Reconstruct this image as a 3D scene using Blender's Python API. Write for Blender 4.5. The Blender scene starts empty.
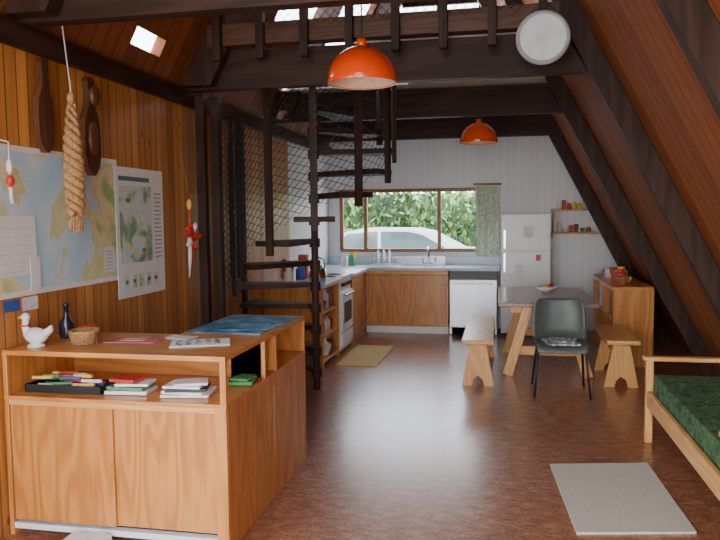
import bpy, bmesh, math, random
from mathutils import Vector, Matrix, Euler
random.seed(7)
S=bpy.context.scene
# ---------------------------------------------------------------- materials
def newmat(name):
    m=bpy.data.materials.new(name); m.use_nodes=True
    nt=m.node_tree; b=nt.nodes['Principled BSDF']
    return m,nt,b
def N(nt,t,**k):
    n=nt.nodes.new(t)
    for a,v in k.items(): setattr(n,a,v)
    return n
def math_(nt,op,a,b=None,c=None):
    n=nt.nodes.new('ShaderNodeMath'); n.operation=op
    for i,v in enumerate((a,b,c)):
        if v is None: continue
        if isinstance(v,(int,float)): n.inputs[i].default_value=v
        else: nt.links.new(v,n.inputs[i])
    return n.outputs[0]
def ramp(nt,fac,stops):
    r=nt.nodes.new('ShaderNodeValToRGB'); e=r.color_ramp.elements
    while len(e)<len(stops): e.new(.5)
    for i,(p,c) in enumerate(stops):
        e[i].position=p; e[i].color=(c[0],c[1],c[2],1)
    nt.links.new(fac,r.inputs[0]); return r.outputs[0]
def mixc(nt,fac,a,b,mode='MIX'):
    n=nt.nodes.new('ShaderNodeMix'); n.data_type='RGBA'; n.blend_type=mode
    if isinstance(fac,(int,float)): n.inputs[0].default_value=fac
    else: nt.links.new(fac,n.inputs[0])
    for i,v in ((6,a),(7,b)):
        if isinstance(v,(tuple,list)): n.inputs[i].default_value=(v[0],v[1],v[2],1)
        else: nt.links.new(v,n.inputs[i])
    return n.outputs[2]
def plain(name,c,rough=.5,metal=0.,var=.12,scale=12,**k):
    m,nt,b=newmat(name)
    tc=N(nt,'ShaderNodeTexCoord'); no=N(nt,'ShaderNodeTexNoise'); no.inputs['Scale'].default_value=scale
    no.inputs['Detail'].default_value=4
    nt.links.new(tc.outputs['Object'],no.inputs['Vector'])
    lo=[x*(1-var) for x in c]; hi=[min(1,x*(1+var)) for x in c]
    nt.links.new(ramp(nt,no.outputs['Fac'],[(.3,lo),(.7,hi)]),b.inputs['Base Color'])
    b.inputs['Roughness'].default_value=rough; b.inputs['Metallic'].default_value=metal
    for kk,v in k.items(): b.inputs[kk].default_value=v
    return m
def wood(name,c1,c2,axis='X',rough=.4,rings=14,sc=1.6,coat=.0,spec=.5):
    m,nt,b=newmat(name)
    tc=N(nt,'ShaderNodeTexCoord'); mp=N(nt,'ShaderNodeMapping')
    s=[sc*2.2]*3; s['XYZ'.index(axis)]=sc*.28; mp.inputs['Scale'].default_value=s
    nt.links.new(tc.outputs['Object'],mp.inputs['Vector'])
    no=N(nt,'ShaderNodeTexNoise'); no.inputs['Scale'].default_value=1.5; no.inputs['Detail'].default_value=1.5
    nt.links.new(mp.outputs[0],no.inputs['Vector'])
    r=math_(nt,'SINE',math_(nt,'MULTIPLY',no.outputs['Fac'],rings*6.28))
    r=math_(nt,'MULTIPLY_ADD',r,.28,.5)
    mp2=N(nt,'ShaderNodeMapping'); s=[90]*3; s['XYZ'.index(axis)]=3; mp2.inputs['Scale'].default_value=s
    nt.links.new(tc.outputs['Object'],mp2.inputs['Vector'])
    n2=N(nt,'ShaderNodeTexNoise'); n2.inputs['Scale'].default_value=1; n2.inputs['Detail'].default_value=3
    nt.links.new(mp2.outputs[0],n2.inputs['Vector'])
    f=math_(nt,'ADD',math_(nt,'MULTIPLY',r,.6),math_(nt,'MULTIPLY',n2.outputs['Fac'],.4))
    nt.links.new(ramp(nt,f,[(.2,c2),(.75,c1)]),b.inputs['Base Color'])
    b.inputs['Roughness'].default_value=rough; b.inputs['Coat Weight'].default_value=coat
    b.inputs['Coat Roughness'].default_value=.2; b.inputs['Specular IOR Level'].default_value=spec
    return m
def boards(name,c1,c2,groove,width,axis='Y',rough=.4,gw=.06,knots=True,coat=.1,grainaxis='Z',spec=.5):
    m,nt,b=newmat(name)
    tc=N(nt,'ShaderNodeTexCoord'); sp=N(nt,'ShaderNodeSeparateXYZ')
    nt.links.new(tc.outputs['Object'],sp.inputs[0])
    a=math_(nt,'DIVIDE',sp.outputs[axis],width)
    idx=math_(nt,'FLOOR',a); fr=math_(nt,'FRACT',a)
    wn=N(nt,'ShaderNodeTexWhiteNoise',noise_dimensions='1D'); nt.links.new(idx,wn.inputs['W'])
    mp=N(nt,'ShaderNodeMapping'); s=[28,28,28]; s['XYZ'.index(grainaxis)]=1.3; mp.inputs['Scale'].default_value=s
    off=N(nt,'ShaderNodeCombineXYZ'); nt.links.new(math_(nt,'MULTIPLY',wn.outputs['Value'],37.),off.inputs[2])
    nt.links.new(off.outputs[0],mp.inputs['Location'])
    nt.links.new(tc.outputs['Object'],mp.inputs['Vector'])
    no=N(nt,'ShaderNodeTexNoise'); no.inputs['Scale'].default_value=1; no.inputs['Detail'].default_value=4
    nt.links.new(mp.outputs[0],no.inputs['Vector'])
    f=math_(nt,'ADD',math_(nt,'MULTIPLY',no.outputs['Fac'],.6),math_(nt,'MULTIPLY',wn.outputs['Value'],.45))
    col=ramp(nt,f,[(.25,c2),(.8,c1)])
    if knots:
        v=N(nt,'ShaderNodeTexVoronoi'); v.inputs['Scale'].default_value=4.2
        mk=N(nt,'ShaderNodeMapping'); s=[1.5,1.5,1.5]; s['XYZ'.index(grainaxis)]=.9; mk.inputs['Scale'].default_value=s
        nt.links.new(tc.outputs['Object'],mk.inputs['Vector']); nt.links.new(mk.outputs[0],v.inputs['Vector'])
        k=math_(nt,'LESS_THAN',v.outputs['Distance'],.085)
        col=mixc(nt,math_(nt,'MULTIPLY',k,.6),col,groove)
    g=math_(nt,'LESS_THAN',fr,gw)
    col=mixc(nt,math_(nt,'MULTIPLY',g,.9),col,groove)
    nt.links.new(col,b.inputs['Base Color'])
    bp=N(nt,'ShaderNodeBump'); bp.inputs['Strength'].default_value=.5; bp.inputs['Distance'].default_value=.01
    nt.links.new(math_(nt,'SUBTRACT',1,g),bp.inputs['Height']); nt.links.new(bp.outputs[0],b.inputs['Normal'])
    b.inputs['Roughness'].default_value=rough; b.inputs['Coat Weight'].default_value=coat; b.inputs['Specular IOR Level'].default_value=spec
    return m
PX=wood('pine_x',(.72,.31,.075),(.46,.16,.03),'X',.34,coat=.15)
PY=wood('pine_y',(.72,.31,.075),(.46,.16,.03),'Y',.34,coat=.15)
PZ=wood('pine_z',(.68,.29,.07),(.42,.15,.03),'Z',.34,rings=9,coat=.15)
LX=wood('light_pine_x',(.85,.46,.16),(.64,.30,.085),'X',.32)
LY=wood('light_pine_y',(.85,.46,.16),(.64,.30,.085),'Y',.32)
LZ=wood('light_pine_z',(.85,.46,.16),(.64,.30,.085),'Z',.32)
DX=wood('dark_beam_x',(.060,.029,.019),(.022,.011,.008),'X',.55,rings=5,spec=.25)
DY=wood('dark_beam_y',(.060,.029,.019),(.022,.011,.008),'Y',.55,rings=5,spec=.25)
DZ=wood('dark_beam_z',(.060,.029,.019),(.022,.011,.008),'Z',.55,rings=5,spec=.25)
MW=wood('medium_wood',(.13,.062,.034),(.07,.032,.018),'X',.5,spec=.3)
TW=wood('table_wood',(.30,.18,.11),(.18,.10,.065),'Y',.3,coat=.25)
WB=boards('pine_wall_boards',(.74,.34,.085),(.36,.135,.028),(.06,.02,.007),.088,gw=.08)
RB=boards('roof_lining_boards',(.34,.115,.036),(.19,.058,.018),(.04,.015,.007),.13,gw=.06,knots=False,coat=0,rough=.65,spec=.25)
WH=boards('white_grooved_lining',(.81,.82,.83),(.78,.79,.80),(.62,.64,.67),.1,axis='X',gw=.06,knots=False,coat=0)
WHY=boards('white_grooved_side',(.81,.82,.83),(.78,.79,.80),(.62,.64,.67),.1,axis='Y',gw=.06,knots=False,coat=0)
white=plain('white_paint',(.8,.8,.8),.5,var=.03)
enamel=plain('white_enamel',(.82,.84,.86),.25,var=.02)
paper=plain('paper',(.82,.83,.82),.8,var=.04)
black=plain('black_plastic',(.02,.02,.022),.4)
steel=plain('stainless',(.42,.43,.45),.33,metal=.95,var=.08,scale=3)
chrome=plain('chrome',(.7,.7,.72),.15,metal=1.,var=.02)
rubber=plain('rubber',(.02,.02,.02),.8)
orange=plain('orange_shade',(.95,.085,.006),.2,var=.04,scale=3); orange.node_tree.nodes['Principled BSDF'].inputs['Coat Weight'].default_value=.4
creamin=plain('shade_inner',(.9,.62,.45),.5)
red=plain('red_gloss',(.65,.03,.03),.4)
laminate=plain('counter_laminate',(.55,.63,.72),.3,var=.05,scale=40)
def floor_mat():
    m,nt,b=newmat('cork_floor')
    tc=N(nt,'ShaderNodeTexCoord')
    n1=N(nt,'ShaderNodeTexNoise'); n1.inputs['Scale'].default_value=9; n1.inputs['Detail'].default_value=8; n1.inputs['Roughness'].default_value=.8
    mp=N(nt,'ShaderNodeMapping'); mp.inputs['Scale'].default_value=(1,2.2,1)
    nt.links.new(tc.outputs['Object'],mp.inputs[0]); nt.links.new(mp.outputs[0],n1.inputs['Vector'])
    n2=N(nt,'ShaderNodeTexNoise'); n2.inputs['Scale'].default_value=60; n2.inputs['Detail'].default_value=3
    nt.links.new(tc.outputs['Object'],n2.inputs['Vector'])
    f=math_(nt,'ADD',math_(nt,'MULTIPLY',n1.outputs['Fac'],.7),math_(nt,'MULTIPLY',n2.outputs['Fac'],.3))
    col=ramp(nt,f,[(.38,(.13,.042,.02)),(.5,(.34,.13,.062)),(.6,(.56,.28,.15))])
    nt.links.new(col,b.inputs['Base Color'])
    nt.links.new(math_(nt,'MULTIPLY_ADD',n1.outputs['Fac'],.2,.22),b.inputs['Roughness'])
    b.inputs['Coat Weight'].default_value=.5; b.inputs['Coat Roughness'].default_value=.22
    bp=N(nt,'ShaderNodeBump'); bp.inputs['Strength'].default_value=.12; bp.inputs['Distance'].default_value=.004
    nt.links.new(f,bp.inputs['Height']); nt.links.new(bp.outputs[0],b.inputs['Normal'])
    return m
FL=floor_mat()
def noise2(name,stops,scale,rough=.8,detail=4,dist=0.,vor=False,stretch=(1,1,1)):
    m,nt,b=newmat(name); tc=N(nt,'ShaderNodeTexCoord'); mp=N(nt,'ShaderNodeMapping'); mp.inputs['Scale'].default_value=stretch
    nt.links.new(tc.outputs['Object'],mp.inputs[0])
    if vor:
        n=N(nt,'ShaderNodeTexVoronoi'); n.inputs['Scale'].default_value=scale; o=n.outputs['Distance']
    else:
        n=N(nt,'ShaderNodeTexNoise'); n.inputs['Scale'].default_value=scale; n.inputs['Detail'].default_value=detail; n.inputs['Distortion'].default_value=dist; o=n.outputs['Fac']
    nt.links.new(mp.outputs[0],n.inputs['Vector'])
    nt.links.new(ramp(nt,o,stops),b.inputs['Base Color']); b.inputs['Roughness'].default_value=rough
    return m
# ---------------------------------------------------------------- builder
class B:
    def __init__(s,name): s.name=name; s.v=[]; s.f=[]; s.m=[]; s.sm=[]; s.mats=[]
    def mi(s,mat):
        if mat not in s.mats: s.mats.append(mat)
        return s.mats.index(mat)
    def add(s,vs,fs,mat,smooth=False,M=None):
        o=len(s.v)
        for p in vs:
            p=Vector(p); s.v.append(M@p if M else p)
        k=s.mi(mat)
        for f in fs: s.f.append([i+o for i in f]); s.m.append(k); s.sm.append(smooth)
    def box(s,x0,x1,y0,y1,z0,z1,mat,M=None):
        vs=[(x,y,z) for x in (x0,x1) for y in (y0,y1) for z in (z0,z1)]
        s.add(vs,[(0,1,3,2),(4,6,7,5),(0,4,5,1),(2,3,7,6),(0,2,6,4),(1,5,7,3)],mat,False,M)
    def obox(s,c,size,mat,rot=(0,0,0)):
        M=Matrix.Translation(c)@Euler([math.radians(a) for a in rot]).to_matrix().to_4x4()
        a,b,d=[q/2 for q in size]; s.box(-a,a,-b,b,-d,d,mat,M)
    def beam(s,p0,p1,w,h,mat,side=(0,1,0)):
        p0=Vector(p0);p1=Vector(p1); d=(p1-p0).normalized(); sd=Vector(side); sd=(sd-d*sd.dot(d)).normalized(); u=d.cross(sd)
        vs=[]
        for p in (p0,p1):
            for a,b in ((-1,-1),(1,-1),(1,1),(-1,1)): vs.append(p+sd*a*w/2+u*b*h/2)
        s.add(vs,[(3,2,1,0),(4,5,6,7),(0,1,5,4),(1,2,6,5),(2,3,7,6),(3,0,4,7)],mat)
    def cyl(s,p0,p1,r0,mat,r1=None,seg=16,smooth=True):
        if r1 is None: r1=r0
        p0=Vector(p0);p1=Vector(p1); d=(p1-p0).normalized(); a=d.orthogonal().normalized(); b=d.cross(a); vs=[]
        for p,r in ((p0,r0),(p1,r1)):
            for i in range(seg):
                t=2*math.pi*i/seg; vs.append(p+(a*math.cos(t)+b*math.sin(t))*r)
        s.add(vs,[(i,(i+1)%seg,seg+(i+1)%seg,seg+i) for i in range(seg)],mat,smooth)
        s.add(vs[:seg],[list(range(seg))[::-1]],mat); s.add(vs[seg:],[list(range(seg))],mat)
    def lathe(s,c,prof,mat,seg=32,M=None):
        vs=[];fs=[]; n=len(prof)
        for r,z in prof:
            for i in range(seg):
                t=2*math.pi*i/seg; vs.append((c[0]+r*math.cos(t),c[1]+r*math.sin(t),c[2]+z))
        for j in range(n-1):
            for i in range(seg):
                fs.append((j*seg+i,j*seg+(i+1)%seg,(j+1)*seg+(i+1)%seg,(j+1)*seg+i))
        s.add(vs,fs,mat,True,M)
    def ball(s,c,r,mat,seg=20,rings=12,M=None):
        if isinstance(r,(int,float)): r=(r,r,r)
        vs=[];fs=[]
        for j in range(rings+1):
            ph=math.pi*j/rings
            for i in range(seg):
                t=2*math.pi*i/seg
                vs.append((c[0]+r[0]*math.sin(ph)*math.cos(t),c[1]+r[1]*math.sin(ph)*math.sin(t),c[2]+r[2]*math.cos(ph)))
        for j in range(rings):
            for i in range(seg): fs.append((j*seg+i,(j+1)*seg+i,(j+1)*seg+(i+1)%seg,j*seg+(i+1)%seg))
        s.add(vs,fs,mat,True,M)
    def prism(s,pts,vec,mat,smooth=False):
        n=len(pts); vec=Vector(vec); vs=[Vector(p) for p in pts]+[Vector(p)+vec for p in pts]
        s.add(vs,[list(range(n))[::-1],[n+i for i in range(n)]],mat)
        s.add(vs,[(i,(i+1)%n,n+(i+1)%n,n+i) for i in range(n)],mat,smooth)
    def tube(s,path,r,mat,seg=10):
        path=[Vector(p) for p in path]; vs=[];fs=[]; n=len(path); a=None
        for k,p in enumerate(path):
            d=(path[min(k+1,n-1)]-path[max(k-1,0)]).normalized()
            if a is None: a=d.orthogonal().normalized()
            a=(a-d*a.dot(d)).normalized(); b=d.cross(a)
            rr=r[k] if isinstance(r,(list,tuple)) else r
            for i in range(seg):
                t=2*math.pi*i/seg; vs.append(p+(a*math.cos(t)+b*math.sin(t))*rr)
        for k in range(n-1):
            for i in range(seg): fs.append((k*seg+i,k*seg+(i+1)%seg,(k+1)*seg+(i+1)%seg,(k+1)*seg+i))
        fs.append(list(range(seg))[::-1]); fs.append([(n-1)*seg+i for i in range(seg)])
        s.add(vs,fs,mat,True)
    def done(s,bevel=0,origin=True):
        me=bpy.data.meshes.new(s.name)
        o=Vector((0,0,0))
        if origin:
            xs=[v.x for v in s.v];ys=[v.y for v in s.v];zs=[v.z for v in s.v]
            o=Vector(((min(xs)+max(xs))/2,(min(ys)+max(ys))/2,min(zs)))
        me.from_pydata([v-o for v in s.v],[],s.f)
        for m in s.mats: me.materials.append(m)
        for i,p in enumerate(me.polygons): p.material_index=s.m[i]; p.use_smooth=s.sm[i]
        bm=bmesh.new(); bm.from_mesh(me)
        bmesh.ops.recalc_face_normals(bm,faces=bm.faces); bm.to_mesh(me); bm.free()
        ob=bpy.data.objects.new(s.name,me); S.collection.objects.link(ob); ob.location=o
        if bevel:
            md=ob.modifiers.new('bevel','BEVEL'); md.width=bevel; md.segments=2; md.limit_method='ANGLE'; md.angle_limit=math.radians(50)
        return ob
# ---------------------------------------------------------------- shell
XL=-2.45; YB=9.95; YF=-1.5; SL=1.92; XR=2.11
AZ=(SL*(XR+2.45)+2.6)/2; AP=(XR-AZ/SL,AZ)   # apex
def xr(z,off=0): return XR-off-z/SL
def xl(z): return -2.45+(z-2.6)/SL
def roofz(x): return 2.6+(x+2.45)*SL
b=B('floor'); b.box(XL-.1,2.35,YF,YB+.1,-.1,0,FL); b.done(origin=False)
b=B('wall_left'); b.box(XL-.1,XL,1.8,8.0,0,2.48,WB); b.box(XL-.1,XL,8.0,YB,0,2.48,WHY)
b.box(XL-.1,XL,YF,1.8,0,.3,WB); b.box(XL-.1,XL,YF,1.8,2.4,2.48,WB); b.box(XL-.1,XL,YF,YF+.1,.3,2.4,WB); b.done(origin=False)  # wall left open behind the camera, added to let more sky light in
b=B('added_light_opening');  # frame of the unseen side opening, added to brighten the room
for y in(-1.4,-.3,.75,1.76): b.box(XL-.07,XL-.02,y,y+.04,.3,2.4,DZ)
b.box(XL-.07,XL-.02,-1.36,1.8,.3,.36,DY); b.done()
b=B('trim_wall_plate'); b.box(XL-.1,XL+.05,YF,YB,2.48,2.6,DY); b.done(.004)
# back wall with window hole
wx0,wx1,wz0,wz1=-2.28,-.2,1.08,1.98
b=B('wall_back')
b.box(XL-.1,wx0,YB,YB+.1,0,2.92,WH); b.box(wx0,wx1,YB,YB+.1,0,wz0,WH); b.box(wx0,wx1,YB,YB+.1,wz1,2.92,WH)
b.prism([(wx1,YB,0),(xr(0),YB,0),(xr(2.92),YB,2.92),(wx1,YB,2.92)],(0,.1,0),WH); b.done(origin=False)
# gable above the loft with its window
gx0,gx1,gz0,gz1=-1.45,-.25,3.7,4.55
b=B('wall_gable')
b.prism([(xl(2.92),YB,2.92),(xr(2.92),YB,2.92),(xr(gz0),YB,gz0),(xl(gz0),YB,gz0)],(0,.1,0),RB)
b.prism([(xl(gz0),YB,gz0),(gx0,YB,gz0),(gx0,YB,gz1),(min(gx0,xl(gz1)),YB,gz1)],(0,.1,0),RB)
b.prism([(gx1,YB,gz0),(xr(gz0),YB,gz0),(xr(gz1),YB,gz1),(gx1,YB,gz1)],(0,.1,0),RB)
b.prism([(xl(gz1),YB,gz1),(xr(gz1),YB,gz1),(AP[0],YB,AP[1])],(0,.1,0),RB); b.done(origin=False)
b=B('window_loft')
b.box(gx0,gx1,YB,YB+.06,gz0,gz0+.05,DX); b.box(gx0+.1,gx1,YB,YB+.06,gz1-.05,gz1,DX); b.box(-.87,-.82,YB,YB+.06,gz0+.05,gz1-.05,DZ); b.box(gx1-.05,gx1,YB,YB+.06,gz0+.05,gz1-.05,DZ); b.done()
# roof right
b=B('wall_right_sloped')
n=Vector((SL,0,1)).normalized()
b.prism([(xr(0),YF,0),(AP[0],YF,AP[1]),(AP[0],YB+.1,AP[1]),(xr(0),YB+.1,0)],n*.08,RB); b.done(origin=False)
# roof left with skylight holes
b=B('ceiling_left_slope')
nl=Vector((-SL,0,1)).normalized()
def lp(y0,y1,z0,z1,mat=RB): b.prism([(xl(z0),y0,z0),(xl(z1),y0,z1),(xl(z1),y1,z1),(xl(z0),y1,z0)],nl*.08,mat)
zt=AP[1]
lp(YF,4.3,2.6,zt); lp(4.3,4.70,2.6,2.74); lp(4.3,4.70,2.85,zt); lp(4.70,6.3,2.6,zt); lp(6.3,9.1,2.6,3.4); lp(6.3,9.1,4.6,zt); lp(9.1,YB,2.6,zt)
b.done(origin=False)
# rafters
yr=[-.8,1.2,3.2,5.2,7.2,9.2]
for y in yr:
    b=B('rafter')
    b.prism([(xr(0,.16),y-.05,0),(AP[0],y-.05,AP[1]-.31),(AP[0],y-.05,AP[1]-.01),(xr(0,.01),y-.05,0)],(0,.1,0),DZ)
    b.prism([(xl(2.62)+.01,y-.05,2.62),(AP[0],y-.05,AP[1]-.02),(AP[0],y-.05,AP[1]-.48),(xl(2.62)+.25,y-.05,2.62)],(0,.1,0),DZ)
    b.done(.004)
for y in yr[1:]:
    b=B('tie_beam'); 
    z0,z1=2.6,2.89
    b.prism([(XL,y+.06,z0),(xr(z0,.03),y+.06,z0),(xr(z1,.03),y+.06,z1),(XL,y+.06,z1)],(0,.09,0),DX); b.done(.005)
# loft floor with stair hole
b=B('ceiling_loft_floor')
cw=plain('ceiling_white',(.72,.71,.68),.7,var=.05)
def lf(x0,x1,y0,y1):
    b.box(x0,x1,y0,y1,2.9,2.92,cw); b.box(x0,x1,y0,y1,2.921,2.98,DY)
lf(-.9,.42,5.3,YB); lf(XL+.2,-.9,7.05,YB); b.done(origin=False)
b=B('trim_loft_fascia'); b.box(-2.2,.4,5.13,5.25,2.9,3.06,MW); b.done(.004)
# ---- loft railing
def netmesh(name,fn,nu,nv,th=.004,mat=None):
    me=bpy.data.meshes.new(name); idx={};vs=[];fs=[]
    def g(i,j):
        if (i,j) not in idx: idx[(i,j)]=len(vs); vs.append(fn(i/nu,j/nv))
        return idx[(i,j)]
    for i in range(1,nu):
        for j in range(1,nv):
            if (i+j)%2: fs.append((g(i-1,j),g(i,j-1),g(i+1,j),g(i,j+1)))
    me.from_pydata(vs,[],fs); me.materials.append(mat or netm)
    ob=bpy.data.objects.new(name,me); S.collection.objects.link(ob)
    md=ob.modifiers.new('w','WIREFRAME'); md.thickness=th; md.use_replace=True; md.use_even_offset=False
    return ob
netm=plain('net_twine',(.03,.025,.022),.8)
rail=bpy.data.objects.new('loft_railing',None); S.collection.objects.link(rail)
b=B('balusters')
for i in range(8):
    x=-2.1+i*.34; b.box(x-.03,x+.03,5.06,5.125,2.78,min(3.8,roofz(x-.03)-.03),DZ)
b.box(-1.75,.1,5.06,5.12,3.7,3.78,DX); b.box(-2.0,.2,5.07,5.12,3.35,3.42,DX); o=b.done(.003); o.parent=rail
o=netmesh('net',lambda u,v:(-1.78+u*1.95,5.10,3.0+v*.75),56,24,.006); o.parent=rail
# ---- front glazed gable frame (behind camera)
b=B('window_front')
for x in (-2.3,-.8,.7,1.95): b.box(x-.04,x+.04,YF,YF+.08,0.01,min(5.2,max(.3,(2.0-x)*SL-.2,)) if x>0 else 2.6,DZ)
b.box(-2.4,.6,YF,YF+.08,2.5,2.6,DX); b.done()
# ---------------------------------------------------------------- kitchen window
b=B('window_kitchen'); fw=wood('window_frame_wood',(.34,.15,.06),(.2,.08,.03),'X',.4)
b.box(wx0,wx1,YB-.02,YB+.06,wz0,wz0+.05,fw); b.box(wx0,wx1,YB-.02,YB+.06,wz1-.05,wz1,fw)
for x in (wx0+.025,-1.9,-.84,wx1-.025): b.box(x-.025,x+.025,YB-.018,YB+.06,wz0+.05,wz1-.05,fw)
b.done(.004)
b=B('curtain'); cm=noise2('curtain_print',[(.35,(.42,.55,.36)),(.5,(.6,.68,.52)),(.65,(.75,.76,.66))],22,.9)
vs=[];fs=[];n=40
for i in range(n+1):
    x=-.33+.32*i/n; y=YB-.09+.025*math.sin(i*1.25)
    for j in range(9): z=1.02+ (2.0-1.02)*j/8; vs.append((x+.03*(1-j/8)*math.sin(i*.5),y,z))
for i in range(n):
    for j in range(8): fs.append((i*9+j,(i+1)*9+j,(i+1)*9+j+1,i*9+j+1))
b.add(vs,fs,cm,True); b.cyl((-.36,YB-.09,2.02),(.02,YB-.09,2.02),.012,fw); b.cyl((-.34,YB-.09,2.02),(-.34,YB,2.02),.01,fw); b.cyl((0,YB-.09,2.02),(0,YB,2.02),.01,fw); b.done()
# ---------------------------------------------------------------- kitchen units
b=B('kitchen_cabinet')
b.box(-1.8,-.67,9.40,9.94,.0,.1,white); b.box(-1.86,-.67,9.36,9.94,.1,.86,PX)
b.box(-1.82,-1.26,9.335,9.358,.13,.80,PZ); b.box(-1.22,-.70,9.335,9.358,.13,.80,PZ)
b.box(-1.86,-.67,9.345,9.36,.815,.855,LX); b.done(.004)
b=B('kitchen_counter')
b.box(-2.44,-.0,9.30,9.94,.861,.90,laminate); b.box(-2.44,.0,9.92,9.945,.90,1.02,laminate)
b.box(-2.44,-1.74,8.38,9.30,.861,.90,laminate)
b.box(-2.44,-1.80,8.38,9.30,0,.86,PY); b.box(-1.80,-1.785,8.42,9.28,.13,.80,PZ); b.done(.004)
b=B('sink')
b.box(-1.8,-.75,9.40,9.44,.901,.912,steel); b.box(-1.8,-.75,9.84,9.88,.901,.912,steel)
b.box(-1.8,-1.35,9.44,9.84,.901,.909,steel)
b.box(-1.35,-1.31,9.44,9.84,.901,.912,steel); b.box(-.79,-.75,9.44,9.84,.901,.912,steel); b.box(-1.31,-.79,9.44,9.84,.901,.903,plain('basin_steel',(.25,.27,.3),.3,metal=.8))
b.box(-1.8,-.75,9.895,9.915,.901,1.03,steel); b.done(.002)
b=B('tap'); b.cyl((-.98,9.86,.912),(-.98,9.86,1.0),.018,chrome)
b.tube([(-.98,9.86,1.0),(-.98,9.86,1.1),(-.98,9.83,1.15),(-.98,9.77,1.16),(-.98,9.71,1.13),(-.98,9.70,1.09)],.011,chrome)
for dx in(-.09,.09):
    b.cyl((-.98+dx,9.86,.912),(-.98+dx,9.86,.98),.012,chrome); b.ball((-.98+dx,9.86,.99),.02,chrome)
b.cyl((-1.07,9.86,.93),(-.89,9.86,.93),.01,chrome); b.done()
b=B('dishwasher'); b.box(-.655,-.03,9.34,9.9,.01,.855,steel); b.box(-.65,-.035,9.325,9.34,.74,.85,black)
b.box(-.65,-.035,9.32,9.34,.12,.73,steel); b.cyl((-.6,9.30,.69),(-.085,9.30,.69),.012,chrome)
for x in(-.58,-.1): b.cyl((x,9.30,.69),(x,9.33,.69),.008,chrome)
b.box(-.63,-.05,9.34,9.36,.01,.11,white); b.done(.004)
b=B('refrigerator'); b.box(.02,.64,9.34,9.92,.04,1.6,enamel); b.box(.02,.64,9.29,9.335,.06,1.12,enamel); b.box(.02,.64,9.29,9.335,1.14,1.6,enamel)
b.box(.05,.075,9.265,9.29,.85,1.1,chrome); b.box(.05,.075,9.265,9.29,1.16,1.4,chrome); b.box(.08,.58,9.4,9.85,0,.04,black)
b.box(.3,.42,9.286,9.29,1.3,1.45,paper); b.box(.46,.52,9.286,9.29,1.0,1.08,red); b.box(.2,.3,9.286,9.29,.8,.95,paper); b.done(.008)
# stove (faces +X)
b=B('stove'); b.box(-2.40,-1.79,7.77,8.36,.05,.90,enamel); b.box(-1.79,-1.765,7.79,8.34,.27,.72,enamel); b.box(-1.764,-1.76,7.87,8.26,.36,.6,black)
b.box(-1.79,-1.765,7.79,8.34,.09,.25,enamel); b.cyl((-1.74,7.84,.69),(-1.74,8.29,.69),.011,chrome)
for y in(7.86,8.27): b.cyl((-1.74,y,.69),(-1.77,y,.69),.008,chrome)
for i in range(5): b.cyl((-1.79,7.86+i*.1,.81),(-1.755,7.86+i*.1,.81),.022,black)
b.box(-2.43,-2.38,7.77,8.36,.9,1.12,enamel)
for x,y in((-2.2,7.92),(-2.2,8.2),(-1.95,7.92),(-1.95,8.2)): b.lathe((x,y,.9),[(0,.012),(.07,.012),(.085,.006),(.09,0)],black)
b.box(-2.38,-1.83,7.8,8.33,0,.05,black); b.done(.006)
# open shelf unit facing +X
b=B('shelf_unit')
b.box(-2.44,-1.80,7.0,7.03,0,.86,PZ); b.box(-2.44,-1.80,7.73,7.76,0,.86,PZ); b.box(-2.44,-2.42,7.03,7.73,0,.86,PZ)
for z in(.06,.32,.58): b.box(-2.42,-1.80,7.03,7.73,z,z+.02,PY)
b.box(-2.44,-1.76,6.98,7.765,.86,.90,laminate); b.done(.003)
cols=[plain('c%d'%i,c,.5) for i,c in enumerate([(.55,.04,.04),(.75,.72,.65),(.05,.12,.4),(.8,.55,.08),(.08,.3,.12),(.75,.75,.78),(.3,.12,.05),(.85,.85,.85)])]
def clutter(name,x0,x1,y0,y1,z,n,hmin,hmax,seed):
    random.seed(seed); b=B(name); 
    L=x1-x0 if (x1-x0)>(y1-y0) else y1-y0
    for i in range(n):
        t=(i+.5)/n; w=L/n*.42; h=random.uniform(hmin,hmax); c=random.choice(cols)
        if x1-x0>y1-y0: cx=x0+(x1-x0)*t; cy=random.uniform(y0+w,y1-w) if y1-y0>2*w else (y0+y1)/2
        else: cy=y0+(y1-y0)*t; cx=random.uniform(x0+w,x1-w) if x1-x0>2*w else (x0+x1)/2
        k=random.random()
        if k<.5: b.lathe((cx,cy,z),[(0,0),(w*.95,0),(w,.01),(w,h*.7),(w*.55,h*.82),(w*.55,h),(0,h)],c,16)
        elif k<.75: b.lathe((cx,cy,z),[(0,0),(w*.5,0),(w*.9,h*.5),(w,h*.8),(w*.92,h*.8),(w*.5,h*.3),(0,h*.25)],c,16)
        else: b.box(cx-w*.9,cx+w*.9,cy-w*.8,cy+w*.8,z,z+h,c)
    return b.done(.002)
clutter('pantry_jars',-1.95,-1.84,7.05,7.72,.341,7,.1,.2,1)
clutter('pantry_jars',-1.95,-1.84,7.05,7.72,.601,6,.1,.22,2)
clutter('pantry_jars',-1.95,-1.84,7.05,7.72,.081,5,.1,.2,3)
clutter('kitchen_jars',-2.35,-2.1,7.05,7.7,.901,5,.12,.28,4)
clutter('dishes',-2.2,-1.95,9.5,9.85,.901,3,.1,.25,12)
b=B('kettle'); b.lathe((-1.95,7.4,.901),[(0,0),(.09,0),(.1,.03),(.09,.12),(.05,.17),(.02,.18),(0,.2)],chrome); b.tube([(-2.03,7.4,1.03),(-2.02,7.4,1.13),(-1.95,7.4,1.16),(-1.88,7.4,1.13),(-1.87,7.4,1.03)],.008,black); b.tube([(-1.95,7.31,.97),(-1.95,7.25,1.02),(-1.95,7.22,1.06)],[.02,.014,.01],chrome); b.done()
b=B('dish_rack'); 
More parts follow.
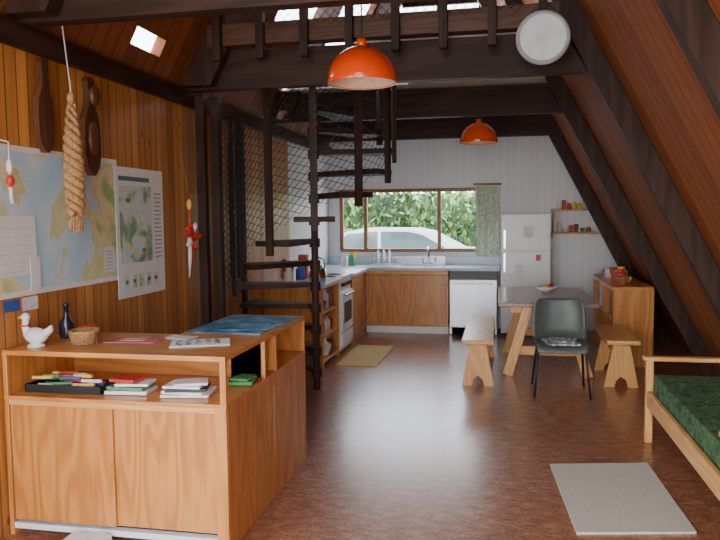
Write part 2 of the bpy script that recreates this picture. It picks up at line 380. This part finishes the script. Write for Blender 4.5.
for i in range(9): b.tube([(-1.72+i*.04,9.5,.915),(-1.72+i*.04,9.5,1.02),(-1.72+i*.04,9.62,1.02),(-1.72+i*.04,9.62,.915)],.003,chrome,6)
for y in(9.5,9.62): b.tube([(-1.74,y,.93),(-1.38,y,.93)],.004,chrome,6)
for i in range(3): b.cyl((-1.66+i*.08,9.56,1.03),(-1.65+i*.08,9.56,1.03),.1,white,seg=24)
b.done()
# back right shelves
b=B('wall_shelf')
for z,x1 in((1.33,1.28),(1.64,1.14)): b.box(.68,x1,9.66,9.94,z,z+.025,PX)
b.box(.68,.70,9.72,9.94,1.27,1.33,PZ); b.box(.70,.72,9.8,9.94,1.355,1.64,PZ); b.done(.003)
clutter('shelf_ornaments',.75,1.08,9.72,9.9,1.666,5,.06,.14,5)
clutter('shelf_crockery',.75,1.2,9.72,9.9,1.356,6,.06,.16,6)
b=B('sideboard'); b.box(1.14,1.56,7.6,9.12,.80,.84,PY)
for y in(7.6,8.35,9.08): b.box(1.16,1.56,y,y+.04,0,.80,PZ)
for z in(.1,.45): b.box(1.18,1.55,7.64,9.08,z,z+.025,PY)
b.box(1.54,1.56,7.64,9.08,0,.80,PZ); b.done(.003)
clutter('sideboard_clutter',1.2,1.42,7.7,9.0,.841,8,.08,.24,8)
clutter('sideboard_storage',1.2,1.4,7.7,8.3,.476,4,.15,.28,9)
clutter('sideboard_storage',1.2,1.4,8.42,9.05,.476,4,.15,.28,10)
# ---------------------------------------------------------------- desk
b=B('storage_desk')
X0,X1,Y0,Y1=-2.44,-1.255,3.04,4.40
Ym=3.62; Xw=-1.76
for (a,c,d,e) in((X0,X1,Y0,Ym),(Xw,X1,Ym,Y1)):
    b.box(a,c,d,e,.925,.95,PX)       # top
    b.box(a,c,d,e,.70,.72,PX)        # shelf
b.box(X0,X0+.025,Y0,Ym,.0,.70,PZ); b.box(X0,X0+.025,Y0,Ym,.72,.925,PZ)
b.box(X0+.025,X1-.02,Ym-.02,Ym-.001,.72,.925,PX) ; b.box(X0+.025,Xw,Ym-.02,Ym-.001,0,.70,PX)
b.box(Xw,Xw+.02,Ym,Y1,0,.70,PZ); b.box(Xw,Xw+.02,Ym,Y1,.72,.925,PZ)
b.box(Xw+.02,X1,Y1-.02,Y1,0,.70,PZ); b.box(Xw+.02,X1,Y1-.02,Y1,.72,.925,PZ)
b.box(X1-.03,X1,Y0,Y0+.03,.72,.925,PZ); b.box(X1-.2,X1,Y0+.75,Y0+.775,.72,.925,PZ)
b.box(X1-.2,X1,Ym-.02,Ym+.0,.72,.925,PZ)
b.box(Xw+.02,X1-.2,Ym,Y1-.02,.74,.925,PY)
b.box(X1-.022,X1,Y0+.02,3.74,0,.70,PZ); b.box(X1-.022,X1,3.745,Y1-.02,0,.70,PZ)
b.box(X1-.06,X1-.001,Y0,Y0+.02,0,.70,PZ)
b.box(X0+.03,-1.85,Y0+.005,Y0+.02,.08,.675,PZ); b.box(-1.86,X1-.06,Y0+.022,Y0+.037,.08,.675,PZ)
b.box(X0+.025,X1-.06,Y0+.0,Y0+.045,.675,.70,LX); b.box(X0+.025,X1-.06,Y0,Y0+.045,.035,.065,enamel); b.box(X0+.025,X1-.06,Y0+.05,Y0+.07,0,.035,MW)
b.done(.0025)
# desk top things
b=B('ceramic_duck'); cx,cy,z=-2.33,3.16,.951
b.lathe((cx,cy,z),[(0,0),(.045,0),(.04,.01),(.02,.02)],white)
b.ball((cx,cy,z+.055),(.065,.038,.042),white); 
b.tube([(cx-.04,cy,z+.06),(cx-.06,cy,z+.1),(cx-.055,cy,z+.14)],[.028,.018,.016],white)
b.ball((cx-.055,cy,z+.15),.022,white); b.tube([(cx-.07,cy,z+.15),(cx-.10,cy,z+.145)],[.011,.005],cols[3])
b.tube([(cx+.05,cy,z+.065),(cx+.085,cy,z+.09),(cx+.09,cy,z+.11)],[.024,.018,.005],white)
b.tube([(cx-.06+.02*math.cos(t),cy+.02*math.sin(t),z+.105) for t in [k*math.pi/6 for k in range(13)]],.006,red,6); b.done()
b=B('glass_bottle'); b.lathe((-2.33,3.42,.951),[(0,0),(.035,0),(.038,.01),(.038,.08),(.015,.12),(.013,.17),(.017,.172),(.017,.19),(0,.19)],plain('dark_glass',(.015,.02,.035),.12)); b.done()
b=B('trinket_box'); b.box(-2.27,-2.19,3.44,3.52,.951,1.0,cols[1]); b.box(-2.275,-2.185,3.435,3.525,1.0,1.012,red); b.done(.003)
b=B('woven_basket'); bk=noise2('wicker',[(.3,(.16,.08,.03)),(.6,(.42,.24,.1))],60,.8,stretch=(1,1,3))
b.lathe((-2.12,3.26,.951),[(0,0),(.055,0),(.066,.02),(.078,.06),(.08,.075),(.073,.075),(.064,.03),(.052,.008),(0,.008)],bk)
for k in range(4): b.tube([(-2.12+(.061+.0045*k)*math.cos(t*math.pi/12),3.26+(.061+.0045*k)*math.sin(t*math.pi/12),.958+k*.018) for t in range(25)],.006,bk,6)
b.done()
b=B('leaflet'); b.obox((-1.90,3.38,.9535),(.28,.15,.004),plain('pink_paper',(.6,.16,.18),.7),(0,0,4)); b.obox((-1.91,3.39,.957),(.13,.09,.002),plain('pink_pale',(.75,.45,.4),.7),(0,0,6)); b.done()
b=B('tide_table_strip'); st=noise2('printed_sheet',[(.45,(.2,.2,.22)),(.55,(.8,.8,.78))],45,.7,detail=2)
b.obox((-1.52,3.36,.9535),(.30,.20,.004),paper,(0,0,22))
for i in range(5): b.obox((-1.52-.1+i*.045,3.36-.04+i*.018,.9565),(.028,.15,.002),st,(0,0,22))
b.done()
b=B('sea_chart'); sc=noise2('chart_blue',[(.42,(.03,.12,.25)),(.52,(.08,.25,.42)),(.62,(.25,.42,.5))],7,.5,detail=6)
b.obox((-1.51,4.0,.9535),(.46,.68,.004),sc,(0,0,-3)); b.obox((-1.48,3.9,.958),(.3,.3,.003),sc,(0,0,12)); b.done()
b=B('loose_papers'); b.obox((-1.70,3.50,.9525),(.16,.11,.002),paper,(0,0,-12)); b.done()
# cubby content
b=B('marker_tray'); zc=.721
b.box(-2.38,-1.95,3.12,3.28,zc,zc+.008,black)
for (a,c,d,e) in((-2.38,-1.95,3.12,3.125),(-2.38,-1.95,3.275,3.28),(-2.38,-2.375,3.12,3.28),(-1.955,-1.95,3.12,3.28)): b.box(a,c,d,e,zc+.008,zc+.04,black)
random.seed(4)
for i in range(30):
    x=random.uniform(-2.33,-2.03); y=random.uniform(3.15,3.25); a=random.uniform(-.5,.5); L=.07
    b.cyl((x-L*math.cos(a)*.8,y-L*.3*math.sin(a),zc+.02+.002*i),(x+L*math.cos(a)*.8,y+L*.3*math.sin(a),zc+.022+.002*i),.009,cols[[0,3,2,4,5,0,3][i%7]],seg=8)
b.done()
b=B('books')
for i,(x,y,w,d,h,m,r) in enumerate([(-1.83,3.2,.22,.14,.022,cols[5],5),(-1.83,3.2,.2,.13,.018,cols[4],-3),(-1.8,3.19,.17,.12,.015,paper,8),(-1.84,3.18,.14,.1,.02,cols[0],-6)]):
    b.obox((x,y,zc+.012+i*.02),(w,d,h*.8),m,(0,0,r))
b.done(.001)
b=B('magazines')
for i,(x,y,w,d,m,r) in enumerate([(-1.52,3.21,.24,.17,cols[5],8),(-1.52,3.21,.22,.16,paper,-4),(-1.52,3.2,.2,.15,black,14),(-1.53,3.2,.19,.14,paper,3),(-1.5,3.2,.16,.12,cols[5],20)]):
    b.obox((x,y,zc+.008+i*.014),(w,d,.012),m,(0,0,r))
b.done(.001)
b=B('folded_cloth'); gm=plain('green_cloth',(.08,.3,.1),.8)
b.obox((-1.34,3.48,zc+.012),(.13,.16,.02),gm,(0,0,10)); b.obox((-1.33,3.47,zc+.03),(.1,.12,.014),gm,(0,0,-8)); b.done(.006)
b=B('paper_bag'); b.prism([(-2.06,2.86,0),(-1.84,2.86,0),(-1.85,2.86,.06),(-1.90,2.86,.075),(-1.96,2.86,.06),(-2.05,2.86,.07)],(0,.14,0),paper); b.done(.008)
# ---------------------------------------------------------------- left wall decorations
xw=XL
b=B('map_poster')
mapm=noise2('map_print',[(.0,(.36,.62,.80)),(.46,(.52,.75,.87)),(.50,(.68,.80,.84)),(.515,(.62,.68,.36)),(.58,(.84,.74,.42)),(.68,(.36,.55,.22))],2.2,.6,detail=9,dist=.9)
b.box(xw+.002,xw+.006,2.9,4.19,1.2,1.98,paper); b.box(xw+.006,xw+.008,2.92,4.16,1.23,1.95,mapm)
b.box(xw+.008,xw+.009,4.0,4.12,1.26,1.42,paper)
mi_=plain('map_ink',(.40,.55,.65),.6)
for i in range(3): b.box(xw+.008,xw+.0086,2.92,4.16,1.40+i*.2,1.4015+i*.2,mi_)
for i in range(4): b.box(xw+.008,xw+.0086,3.1+i*.3,3.1015+i*.3,1.23,1.95,mi_)
for i in range(6): b.box(xw+.009,xw+.0095,4.02,4.10,1.28+i*.022,1.286+i*.022,mi_)
b.done()
b=B('bird_poster')
b.box(xw+.010,xw+.013,4.15,4.80,1.07,1.94,paper)
pm=noise2('poster_print',[(.30,(.10,.25,.16)),(.42,(.30,.48,.32)),(.50,(.60,.72,.58)),(.56,(.70,.78,.78)),(.66,(.55,.68,.75)),(.8,(.7,.3,.15))],6,.5,detail=6,dist=.6)
b.box(xw+.013,xw+.0145,4.19,4.62,1.3,1.82,pm)
pk=[cols[4],cols[6],cols[3],cols[2],cols[0]]
for i in range(5): b.box(xw+.013,xw+.0145,4.22+i*.1,4.22+i*.1+.07,1.13,1.22,pm); b.ball((xw+.0145,4.255+i*.1,1.175),(.0015,.022,.014),pk[i],10,6)
for (y,z,r,c) in((4.3,1.72,.03,cols[4]),(4.5,1.6,.035,cols[7]),(4.32,1.42,.03,cols[3]),(4.5,1.38,.025,cols[6])): b.ball((xw+.0145,y,z),(.002,r,r*.5),c,12,8)
b.box(xw+.013,xw+.014,4.19,4.6,1.85,1.88,plain('title_ink',(.1,.2,.25),.6))
ti=plain('text_ink',(.35,.35,.35),.6)
for i in range(16): b.box(xw+.013,xw+.014,4.66,4.76,1.32+i*.03,1.328+i*.03,ti)
b.done()
b=B('wall_calendar'); b.box(xw+.011,xw+.015,3.0,3.34,1.31,1.62,paper)
gi=plain('grey_ink',(.5,.53,.58),.6)
for i in range(6): b.box(xw+.015,xw+.016,3.02,3.32,1.33+i*.045,1.332+i*.045,gi)
b.box(xw+.016,xw+.018,3.28,3.36,1.22,1.40,paper); b.done()
b=B('postcards')
for (y0,y1,z0,z1,m) in((3.08,3.2,1.13,1.19,cols[2]),(3.22,3.35,1.12,1.19,cols[5])): b.box(xw+.001,xw+.0019,y0,y1,z0,z1,m)
b.done()
b=B('carved_paddle')
def carve(y,zt,zb,w):
    pts=[]; H=zt-zb
    pr=[(0,.3),(.04,.45),(.12,.35),(.2,.3),(.3,.42),(.42,.85),(.6,1),(.8,.95),(.92,.7),(1,.2)]
    L=[(xw+.012,y-w*p,zt-H*t) for t,p in pr]; R=[(xw+.012,y+w*p,zt-H*t) for t,p in pr[::-1]]
    return L+R
cw2=wood('carving_wood',(.16,.06,.025),(.07,.024,.011),'Z',.35,rings=4)
b.prism(carve(3.43,2.46,1.96,.065),(.035,0,0),cw2); b.done(.008)
b=B('carved_figure')
b.prism(carve(3.86,2.44,1.86,.085),(.04,0,0),cw2); b.ball((xw+.07,3.86,2.33),(.03,.045,.06),cw2); b.ball((xw+.065,3.84,2.08),(.025,.045,.1),cw2); b.done(.008)
# hanging braid
b=B('hanging_rope_braid'); rp=noise2('straw_rope',[(.3,(.24,.12,.045)),(.6,(.55,.33,.14))],70,.9)
cx,cy=-2.28,3.47
for k in range(3):
    path=[];rad=[]
    for i in range(73):
        t=i/72; z=2.22-t*.6; a=t*26+k*2.094; A=.016+.020*math.sin(math.pi*min(1,t*.75))
        path.append((cx+A*math.cos(a),cy+A*math.sin(a),z)); rad.append(.009+.014*math.sin(math.pi*min(1,t*.8)))
    b.tube(path,rad,rp,8)
b.ball((cx,cy,2.25),(.02,.02,.035),rp); 
for i in range(14):
    a=i*.45; b.tube([(cx,cy,1.64),(cx+.035*math.cos(a),cy+.035*math.sin(a),1.58),(cx+.03*math.cos(a),cy+.03*math.sin(a),1.53)],.006,rp,6)
b.tube([(cx,cy,2.26),(cx,cy,2.35)],.004,white,6); b.tube([(cx,cy,2.3),(cx+.0,cy-.05,2.62),(cx,cy-.1,2.7)],.0035,white,6)
b.done()
b=B('hanging_float_ornament'); cx,cy=-2.30,4.95
b.tube([(cx,cy,1.78),(cx-.05,cy+.0,2.05),(cx-.14,cy,2.44)],.004,cols[6],6)
b.ball((cx,cy,1.7),(.02,.02,.04),cols[3]); b.ball((cx,cy,1.5),(.035,.035,.06),red)
for i in range(5):
    a=i*1.2566; b.tube([(cx,cy,1.46),(cx+.03,cy+.09*math.cos(a),1.46+.08*math.sin(a)),(cx+.03,cy+.15*math.cos(a),1.46+.11*math.sin(a))],[.018,.022,.008],white if i%2 else red,8)
b.tube([(cx,cy,1.44),(cx,cy+.02,1.3),(cx,cy-.01,1.2)],[.02,.018,.006],red); b.tube([(cx,cy,1.78),(cx,cy,1.4)],.006,red,6)
b.tube([(cx,cy,1.44),(cx+.01,cy-.03,1.3),(cx,cy-.03,1.15)],[.015,.014,.004],white); b.done()
b=B('fishing_float'); cx,cy=-2.36,3.06
b.tube([(cx,cy,1.98),(cx,cy,1.8)],.004,white,6); b.ball((cx,cy,1.86),(.016,.016,.035),white); b.ball((cx,cy,1.79),(.02,.02,.03),red); b.tube([(cx,cy,1.76),(cx,cy+.01,1.68)],.01,white); b.tube([(cx,cy,1.98),(cx-.088,cy,2.0)],.003,white,6); b.done()
# ---------------------------------------------------------------- spiral stair
st=bpy.data.objects.new('spiral_staircase',None); S.collection.objects.link(st)
C=Vector((-1.66,6.2)); R=.70
b=B('pole'); b.cyl((C.x,C.y,0),(C.x,C.y,3.1),.033,DZ,seg=20); o=b.done(); o.parent=st
b=B('treads'); bb=B('stair_balusters')
def ang(z): return math.radians(180+(z-.9)*(150 if z>.9 else 85))
for k in range(13):
    z=.2*(k+1); a=ang(z); ca,sa=math.cos(a),math.sin(a); e=Vector((ca,sa)); f=Vector((-sa,ca))
    pts=[]
    for r,w in((.05,-.05),(R,-.17),(R+.02,0),(R,.17),(.05,.05)):
        q=C+e*r+f*w; pts.append((q.x,q.y,z-.045))
    b.prism(pts,(0,0,.045),DX); b.cyl((C.x,C.y,z-.08),(C.x,C.y,z-.0),.05,DZ)
    if .75<z<2.5:
        q=C+e*(R-.0)+f*0; M=Matrix.Translation((q.x,q.y,0))@Matrix.Rotation(a,4,'Z')
        bb.box(.018,.055,-.03,.03,z-.12,2.86 if q.x>-2.1 else 2.46,DZ,M)
o=b.done(.005); o.parent=st; o=bb.done(.003); o.parent=st
def hel(u,v):
    z=.75+u*1.2; a=ang(z); return (C.x+(R+.06)*math.cos(a),C.y+(R+.06)*math.sin(a),z+.05+v*1.1)
o=netmesh('safety_net',hel,56,34,.007); o.parent=st
b=B('loft_post'); b.box(XL+.06,XL+.13,5.3,5.37,0,2.58,DZ); b.done(.003)
b=B('loft_post'); b.box(-2.33,-2.26,5.45,5.52,0,2.58,DZ); b.done(.003)
netmesh('netting',lambda u,v:(-2.26+u*.26,5.42,1.0+v*1.4),10,46,.006)
# ---------------------------------------------------------------- lamps, mirror
def lamp(name,x,y,top):
    b=B(name); r=.205; z0=2.385
    pr=[(r*math.cos(t),z0+.21*math.sin(t)) for t in [i*math.pi/2/14*.93 for i in range(15)]]
    b.lathe((x,y,0),[(r-.002,z0-.008)]+pr+[(.03,z0+.215),(.028,z0+.25),(0,z0+.25)],orange,48)
    b.lathe((x,y,0),[(p*.96,z0+(q-z0)*.95) for p,q in pr],creamin,48)
    b.lathe((x,y,0),[(r-.002,z0-.008),(r*.96,z0-.004)],creamin,48)
    b.ball((x,y,z0+.07),(.035,.035,.05),white); b.cyl((x,y,z0+.1),(x,y,z0+.22),.02,white)
    b.cyl((x,y,z0+.24),(x,y,top),.005,black,seg=8)
    b.lathe((x,y,top-.04),[(.01,0),(.04,.03),(.04,.04)],white,20)
    b.done()
lamp('pendant_lamp',-.80,4.12,5.2); lamp('pendant_lamp',-.23,7.8,2.9)
b=B('round_mirror')
M=Matrix.Translation((.28,4.99,2.79))@Matrix.Rotation(math.radians(90),4,'X')
b.lathe((0,0,0),[(0,-.02),(.17,-.02),(.18,-.01),(.18,.01),(.165,.016),(.155,.01),(0,.01)],plain('rim_grey',(.35,.37,.38),.4),48,M)
b.lathe((0,0,0),[(0,.012),(.153,.012)],plain('pale_disc',(.74,.83,.82),.6,var=.12,scale=8),48,M)
b.tube([(.2,4.99,2.96),(.28,4.99,3.06),(.36,4.99,2.96)],.003,black,6); b.done()
# ---------------------------------------------------------------- dining set
b=B('dining_table'); tx0,tx1,ty0,ty1=-.01,.93,6.9,8.45
b.box(tx0,tx1,ty0,ty1,.705,.745,TW)
for y in(7.05,8.2):
    b.beam((.28,y,.70),(.08,y,.0),.06,.10,LZ); b.beam((.65,y,.70),(.85,y,.0),.06,.10,LZ); b.box(.11,.82,y+.035,y+.07,.62,.70,LX); b.box(.15,.78,y+.035,y+.07,.2,.29,LX)
b.box(.43,.50,7.09,8.23,.21,.28,LY); b.done(.006)
def bench(x0,x1,y0,y1):
    b=B('bench'); b.box(x0,x1,y0,y1,.41,.45,LY)
    c=(x0+x1)/2
    for y in(y0+.1,y1-.16):
        pts=[(c-.07,y,.41),(c-.15,y,0),(c-.06,y,0),(c-.045,y,.06),(c,y,.1),(c+.045,y,.06),(c+.06,y,0),(c+.15,y,0),(c+.07,y,.41)]
        b.prism(pts,(0,.05,0),LZ)
    b.box(c-.02,c+.02,y0+.15,y1-.16,.24,.33,LY); b.done(.005)
bench(-.34,-.05,6.45,8.05); bench(.96,1.25,6.6,7.55)
b=B('dining_chair'); cx,cy=.54,6.45
g=plain('grey_green_plastic',(.085,.10,.088),.4)
prof=[(-.24,.40),(-.235,.43),(-.2,.445),(-.1,.435),(.02,.43),(.12,.435),(.18,.47),(.205,.54),(.225,.63),(.24,.72),(.25,.79),(.252,.82)]
hw=[.20,.215,.225,.23,.23,.23,.235,.24,.24,.235,.22,.18]
vs=[];fs=[];nt_=16;th=.008
for side in(0,1):
    for i,(y,z) in enumerate(prof):
        for j in range(nt_+1):
            t=j/nt_*2-1; c=abs(t)**3
            seat=i<6
            dz=.035*c if seat and i>1 else 0; dy=(-.06*c if not seat else 0)
            yy=y+dy; zz=z+dz
            if side: zz-=th if seat else 0; yy+=th if not seat else 0
            vs.append((cx+t*hw[i],cy+yy,zz))
n1=len(prof)*(nt_+1)
for sd in(0,1):
    for i in range(len(prof)-1):
        for j in range(nt_):
            a=sd*n1+i*(nt_+1)+j; q=(a,a+1,a+nt_+2,a+nt_+1); fs.append(q if not sd else q[::-1])
def rim(a,c): fs.append((a,c,c+n1,a+n1))
for j in range(nt_): rim(j,j+1); k=(len(prof)-1)*(nt_+1); rim(k+j,k+j+1)
for i in range(len(prof)-1): rim(i*(nt_+1),(i+1)*(nt_+1)); rim(i*(nt_+1)+nt_,(i+1)*(nt_+1)+nt_)
b.add(vs,fs,g,True)
for sx in(-1,1):
    b.tube([(cx+sx*.235,cy-.25,.0),(cx+sx*.2,cy-.17,.39),(cx+sx*.19,cy-.13,.415),(cx+sx*.19,cy+.08,.415),(cx+sx*.2,cy+.14,.39),(cx+sx*.235,cy+.24,.0)],.011,black)
b.tube([(cx-.2,cy-.1,.413),(cx+.2,cy-.1,.413)],.009,black)
b.tube([(cx-.2,cy+.06,.413),(cx+.2,cy+.06,.413)],.009,black)
b.done()
b=B('newspaper'); nm=noise2('newsprint',[(.4,(.12,.13,.16)),(.5,(.35,.38,.42)),(.62,(.7,.7,.7))],28,.8)
b.obox((cx,cy-.05,.462),(.28,.3,.02),nm,(0,0,8)); b.obox((cx+.01,cy-.04,.478),(.24,.22,.01),nm,(0,0,-12)); b.done(.002)
b=B('fruit_bowl'); b.lathe((.5,7.9,.746),[(0,0),(.05,0),(.055,.01),(.12,.06),(.125,.06),(.06,.012),(0,.012)],cols[7]); b.ball((.5,7.9,.80),.035,cols[3]); b.ball((.55,7.92,.80),.035,cols[0]); b.done()
# mats
b=B('floor_mat'); rg=noise2('woven_rug',[(.35,(.50,.46,.36)),(.65,(.70,.65,.52))],90,.95)
b.prism([(.32,4.50,.001),(.93,4.63,.001),(.97,3.64,.001),(.385,3.53,.001)],(0,0,.012),rg); b.done(.003)
b=B('kitchen_mat'); b.box(-1.72,-1.27,7.2,8.4,.001,.012,noise2('yellow_mat',[(.35,(.60,.40,.14)),(.65,(.76,.55,.24))],40,.95)); b.done(.003)
# ---------------------------------------------------------------- sofa (daybed)
so=B('daybed_sofa'); sx0,sx1,sy0,sy1=1.0,1.60,3.32,5.12
leaf=noise2('leaf_fabric',[(.0,(.012,.03,.02)),(.42,(.02,.07,.03)),(.5,(.08,.20,.07)),(.56,(.025,.08,.035)),(.68,(.17,.25,.09))],14,.9,detail=3,dist=1.5)
for y in(sy0,sy1-.05):
    so.box(sx0,sx0+.05,y,y+.05,0,.58,LZ); so.box(sx1-.05,sx1,y,y+.05,0,.58,LZ); so.box(sx0-.02,sx1+.0,y-.01,y+.06,.58,.61,LX); so.box(sx0+.05,sx1-.05,y+.01,y+.04,.26,.34,LX)
so.box(sx0+.005,sx0+.04,sy0+.05,sy1-.05,.26,.37,LY); so.box(sx1-.04,sx1-.005,sy0+.05,sy1-.05,.26,.36,LY)
for i in range(12): so.box(sx0+.04,sx1-.04,sy0+.09+i*.14,sy0+.15+i*.14,.33,.345,LX)
so.box(sx0+.045,sx1-.0,sy0+.06,sy1-.06,.35,.49,leaf)
so.done(.012)
# ---------------------------------------------------------------- outside
gr=noise2('gravel',[(.4,(.25,.25,.22)),(.6,(.4,.39,.36))],30,.9)
b=B('ground'); b.box(-40,40,-30,50,-.3,-.12,gr); b.done(origin=False)
lg=[plain('leaf%d'%i,c,.6,var=.3,scale=3) for i,c in enumerate([(.03,.08,.02),(.06,.14,.03),(.12,.20,.05),(.015,.04,.01)])]
random.seed(3)
b=B('hedge')
b.box(-9,6,16.2,16.5,-.1,2.1,lg[3])
for i in range(8000):
    x=random.uniform(-8,5); z=random.uniform(-.1,2.35+.2*math.sin(x*2.1)+.12*math.sin(x*5.3)); y=15.4+.5*math.sin(x*1.7)+.4*math.sin(z*2.2+x)+random.uniform(-.3,.5)
    s=random.uniform(.05,.14); e=Euler((random.uniform(0,6),random.uniform(0,6),random.uniform(0,6))).to_matrix(); 
    v=[e@Vector(q)+Vector((x,y,z)) for q in((-s,0,0),(0,-s*.45,0),(s,0,0),(0,s*.45,0))]
    b.add(v,[(0,1,2,3)],lg[random.choice((0,0,1,2,2))])
b.done()
cb=plain('car_paint',(.36,.39,.43),.25,var=.02); cg=plain('car_glass',(.05,.07,.08),.05)
b=B('car'); y0=12.4; w=1.65; ox=-3.75
pts=[(0,.35),(0,.8),(.12,.95),(.5,1.0),(.95,1.38),(1.3,1.45),(2.2,1.44),(2.5,1.38),(3.1,1.06),(3.9,.98),(4.2,.78),(4.25,.35)]
b.prism([(ox+x,y0,z-.08) for x,z in pts],(0,w,0),cb)
win=[(.72,1.08),(1.05,1.36),(1.6,1.40),(1.6,1.08)]; win2=[(1.66,1.08),(1.66,1.40),(2.18,1.39),(2.42,1.33),(2.85,1.08)]
for wn_ in(win,win2): b.prism([(ox+x,y0-.012,z-.08) for x,z in wn_],(0,.01,0),cg); b.prism([(ox+x,y0+w,z-.08) for x,z in wn_],(0,.01,0),cg)
for x in(.75,3.4):
    for y in(y0-.02,y0+w-.18): b.cyl((ox+x,y,.2),(ox+x,y+.2,.2),.32,rubber,seg=28); b.cyl((ox+x,y-.005,.2),(ox+x,y+.205,.2),.18,chrome,seg=20)
b.done(.004)
# ---------------------------------------------------------------- light
w=bpy.data.worlds.new('sky'); S.world=w; w.use_nodes=True; nt=w.node_tree; bg=nt.nodes['Background']
tc=N(nt,'ShaderNodeTexCoord'); sp=N(nt,'ShaderNodeSeparateXYZ'); nt.links.new(tc.outputs['Generated'],sp.inputs[0])
nt.links.new(ramp(nt,sp.outputs['Z'],[(.0,(1,.98,.96)),(.6,(.70,.82,1))]),bg.inputs[0]); bg.inputs[1].default_value=10.5
L=bpy.data.lights.new('sun','SUN'); L.energy=22; L.angle=.03; L.color=(1,.92,.80)
lo=bpy.data.objects.new('sun',L); S.collection.objects.link(lo); lo.rotation_euler=Vector((-.3,.45,-.85)).to_track_quat('-Z','Y').to_euler(); lo.location=(6,-6,12)
# ---------------------------------------------------------------- camera
cam=bpy.data.cameras.new('camera'); co=bpy.data.objects.new('camera',cam); S.collection.objects.link(co); S.camera=co
cam.sensor_width=36; cam.lens=35; cam.clip_start=.05
yaw=math.radians(11.31); pit=math.radians(4.41); roll=math.radians(-.6)
F=Vector((-math.sin(yaw)*math.cos(pit),math.cos(yaw)*math.cos(pit),-math.sin(pit)))
Rr=Vector((math.cos(yaw),math.sin(yaw),0)); U=Rr.cross(F)
Mx=Matrix((Rr,U,-F)).transposed().to_4x4()@Matrix.Rotation(roll,4,'Z')
co.matrix_world=Matrix.Translation((0,0,1.6))@Mx
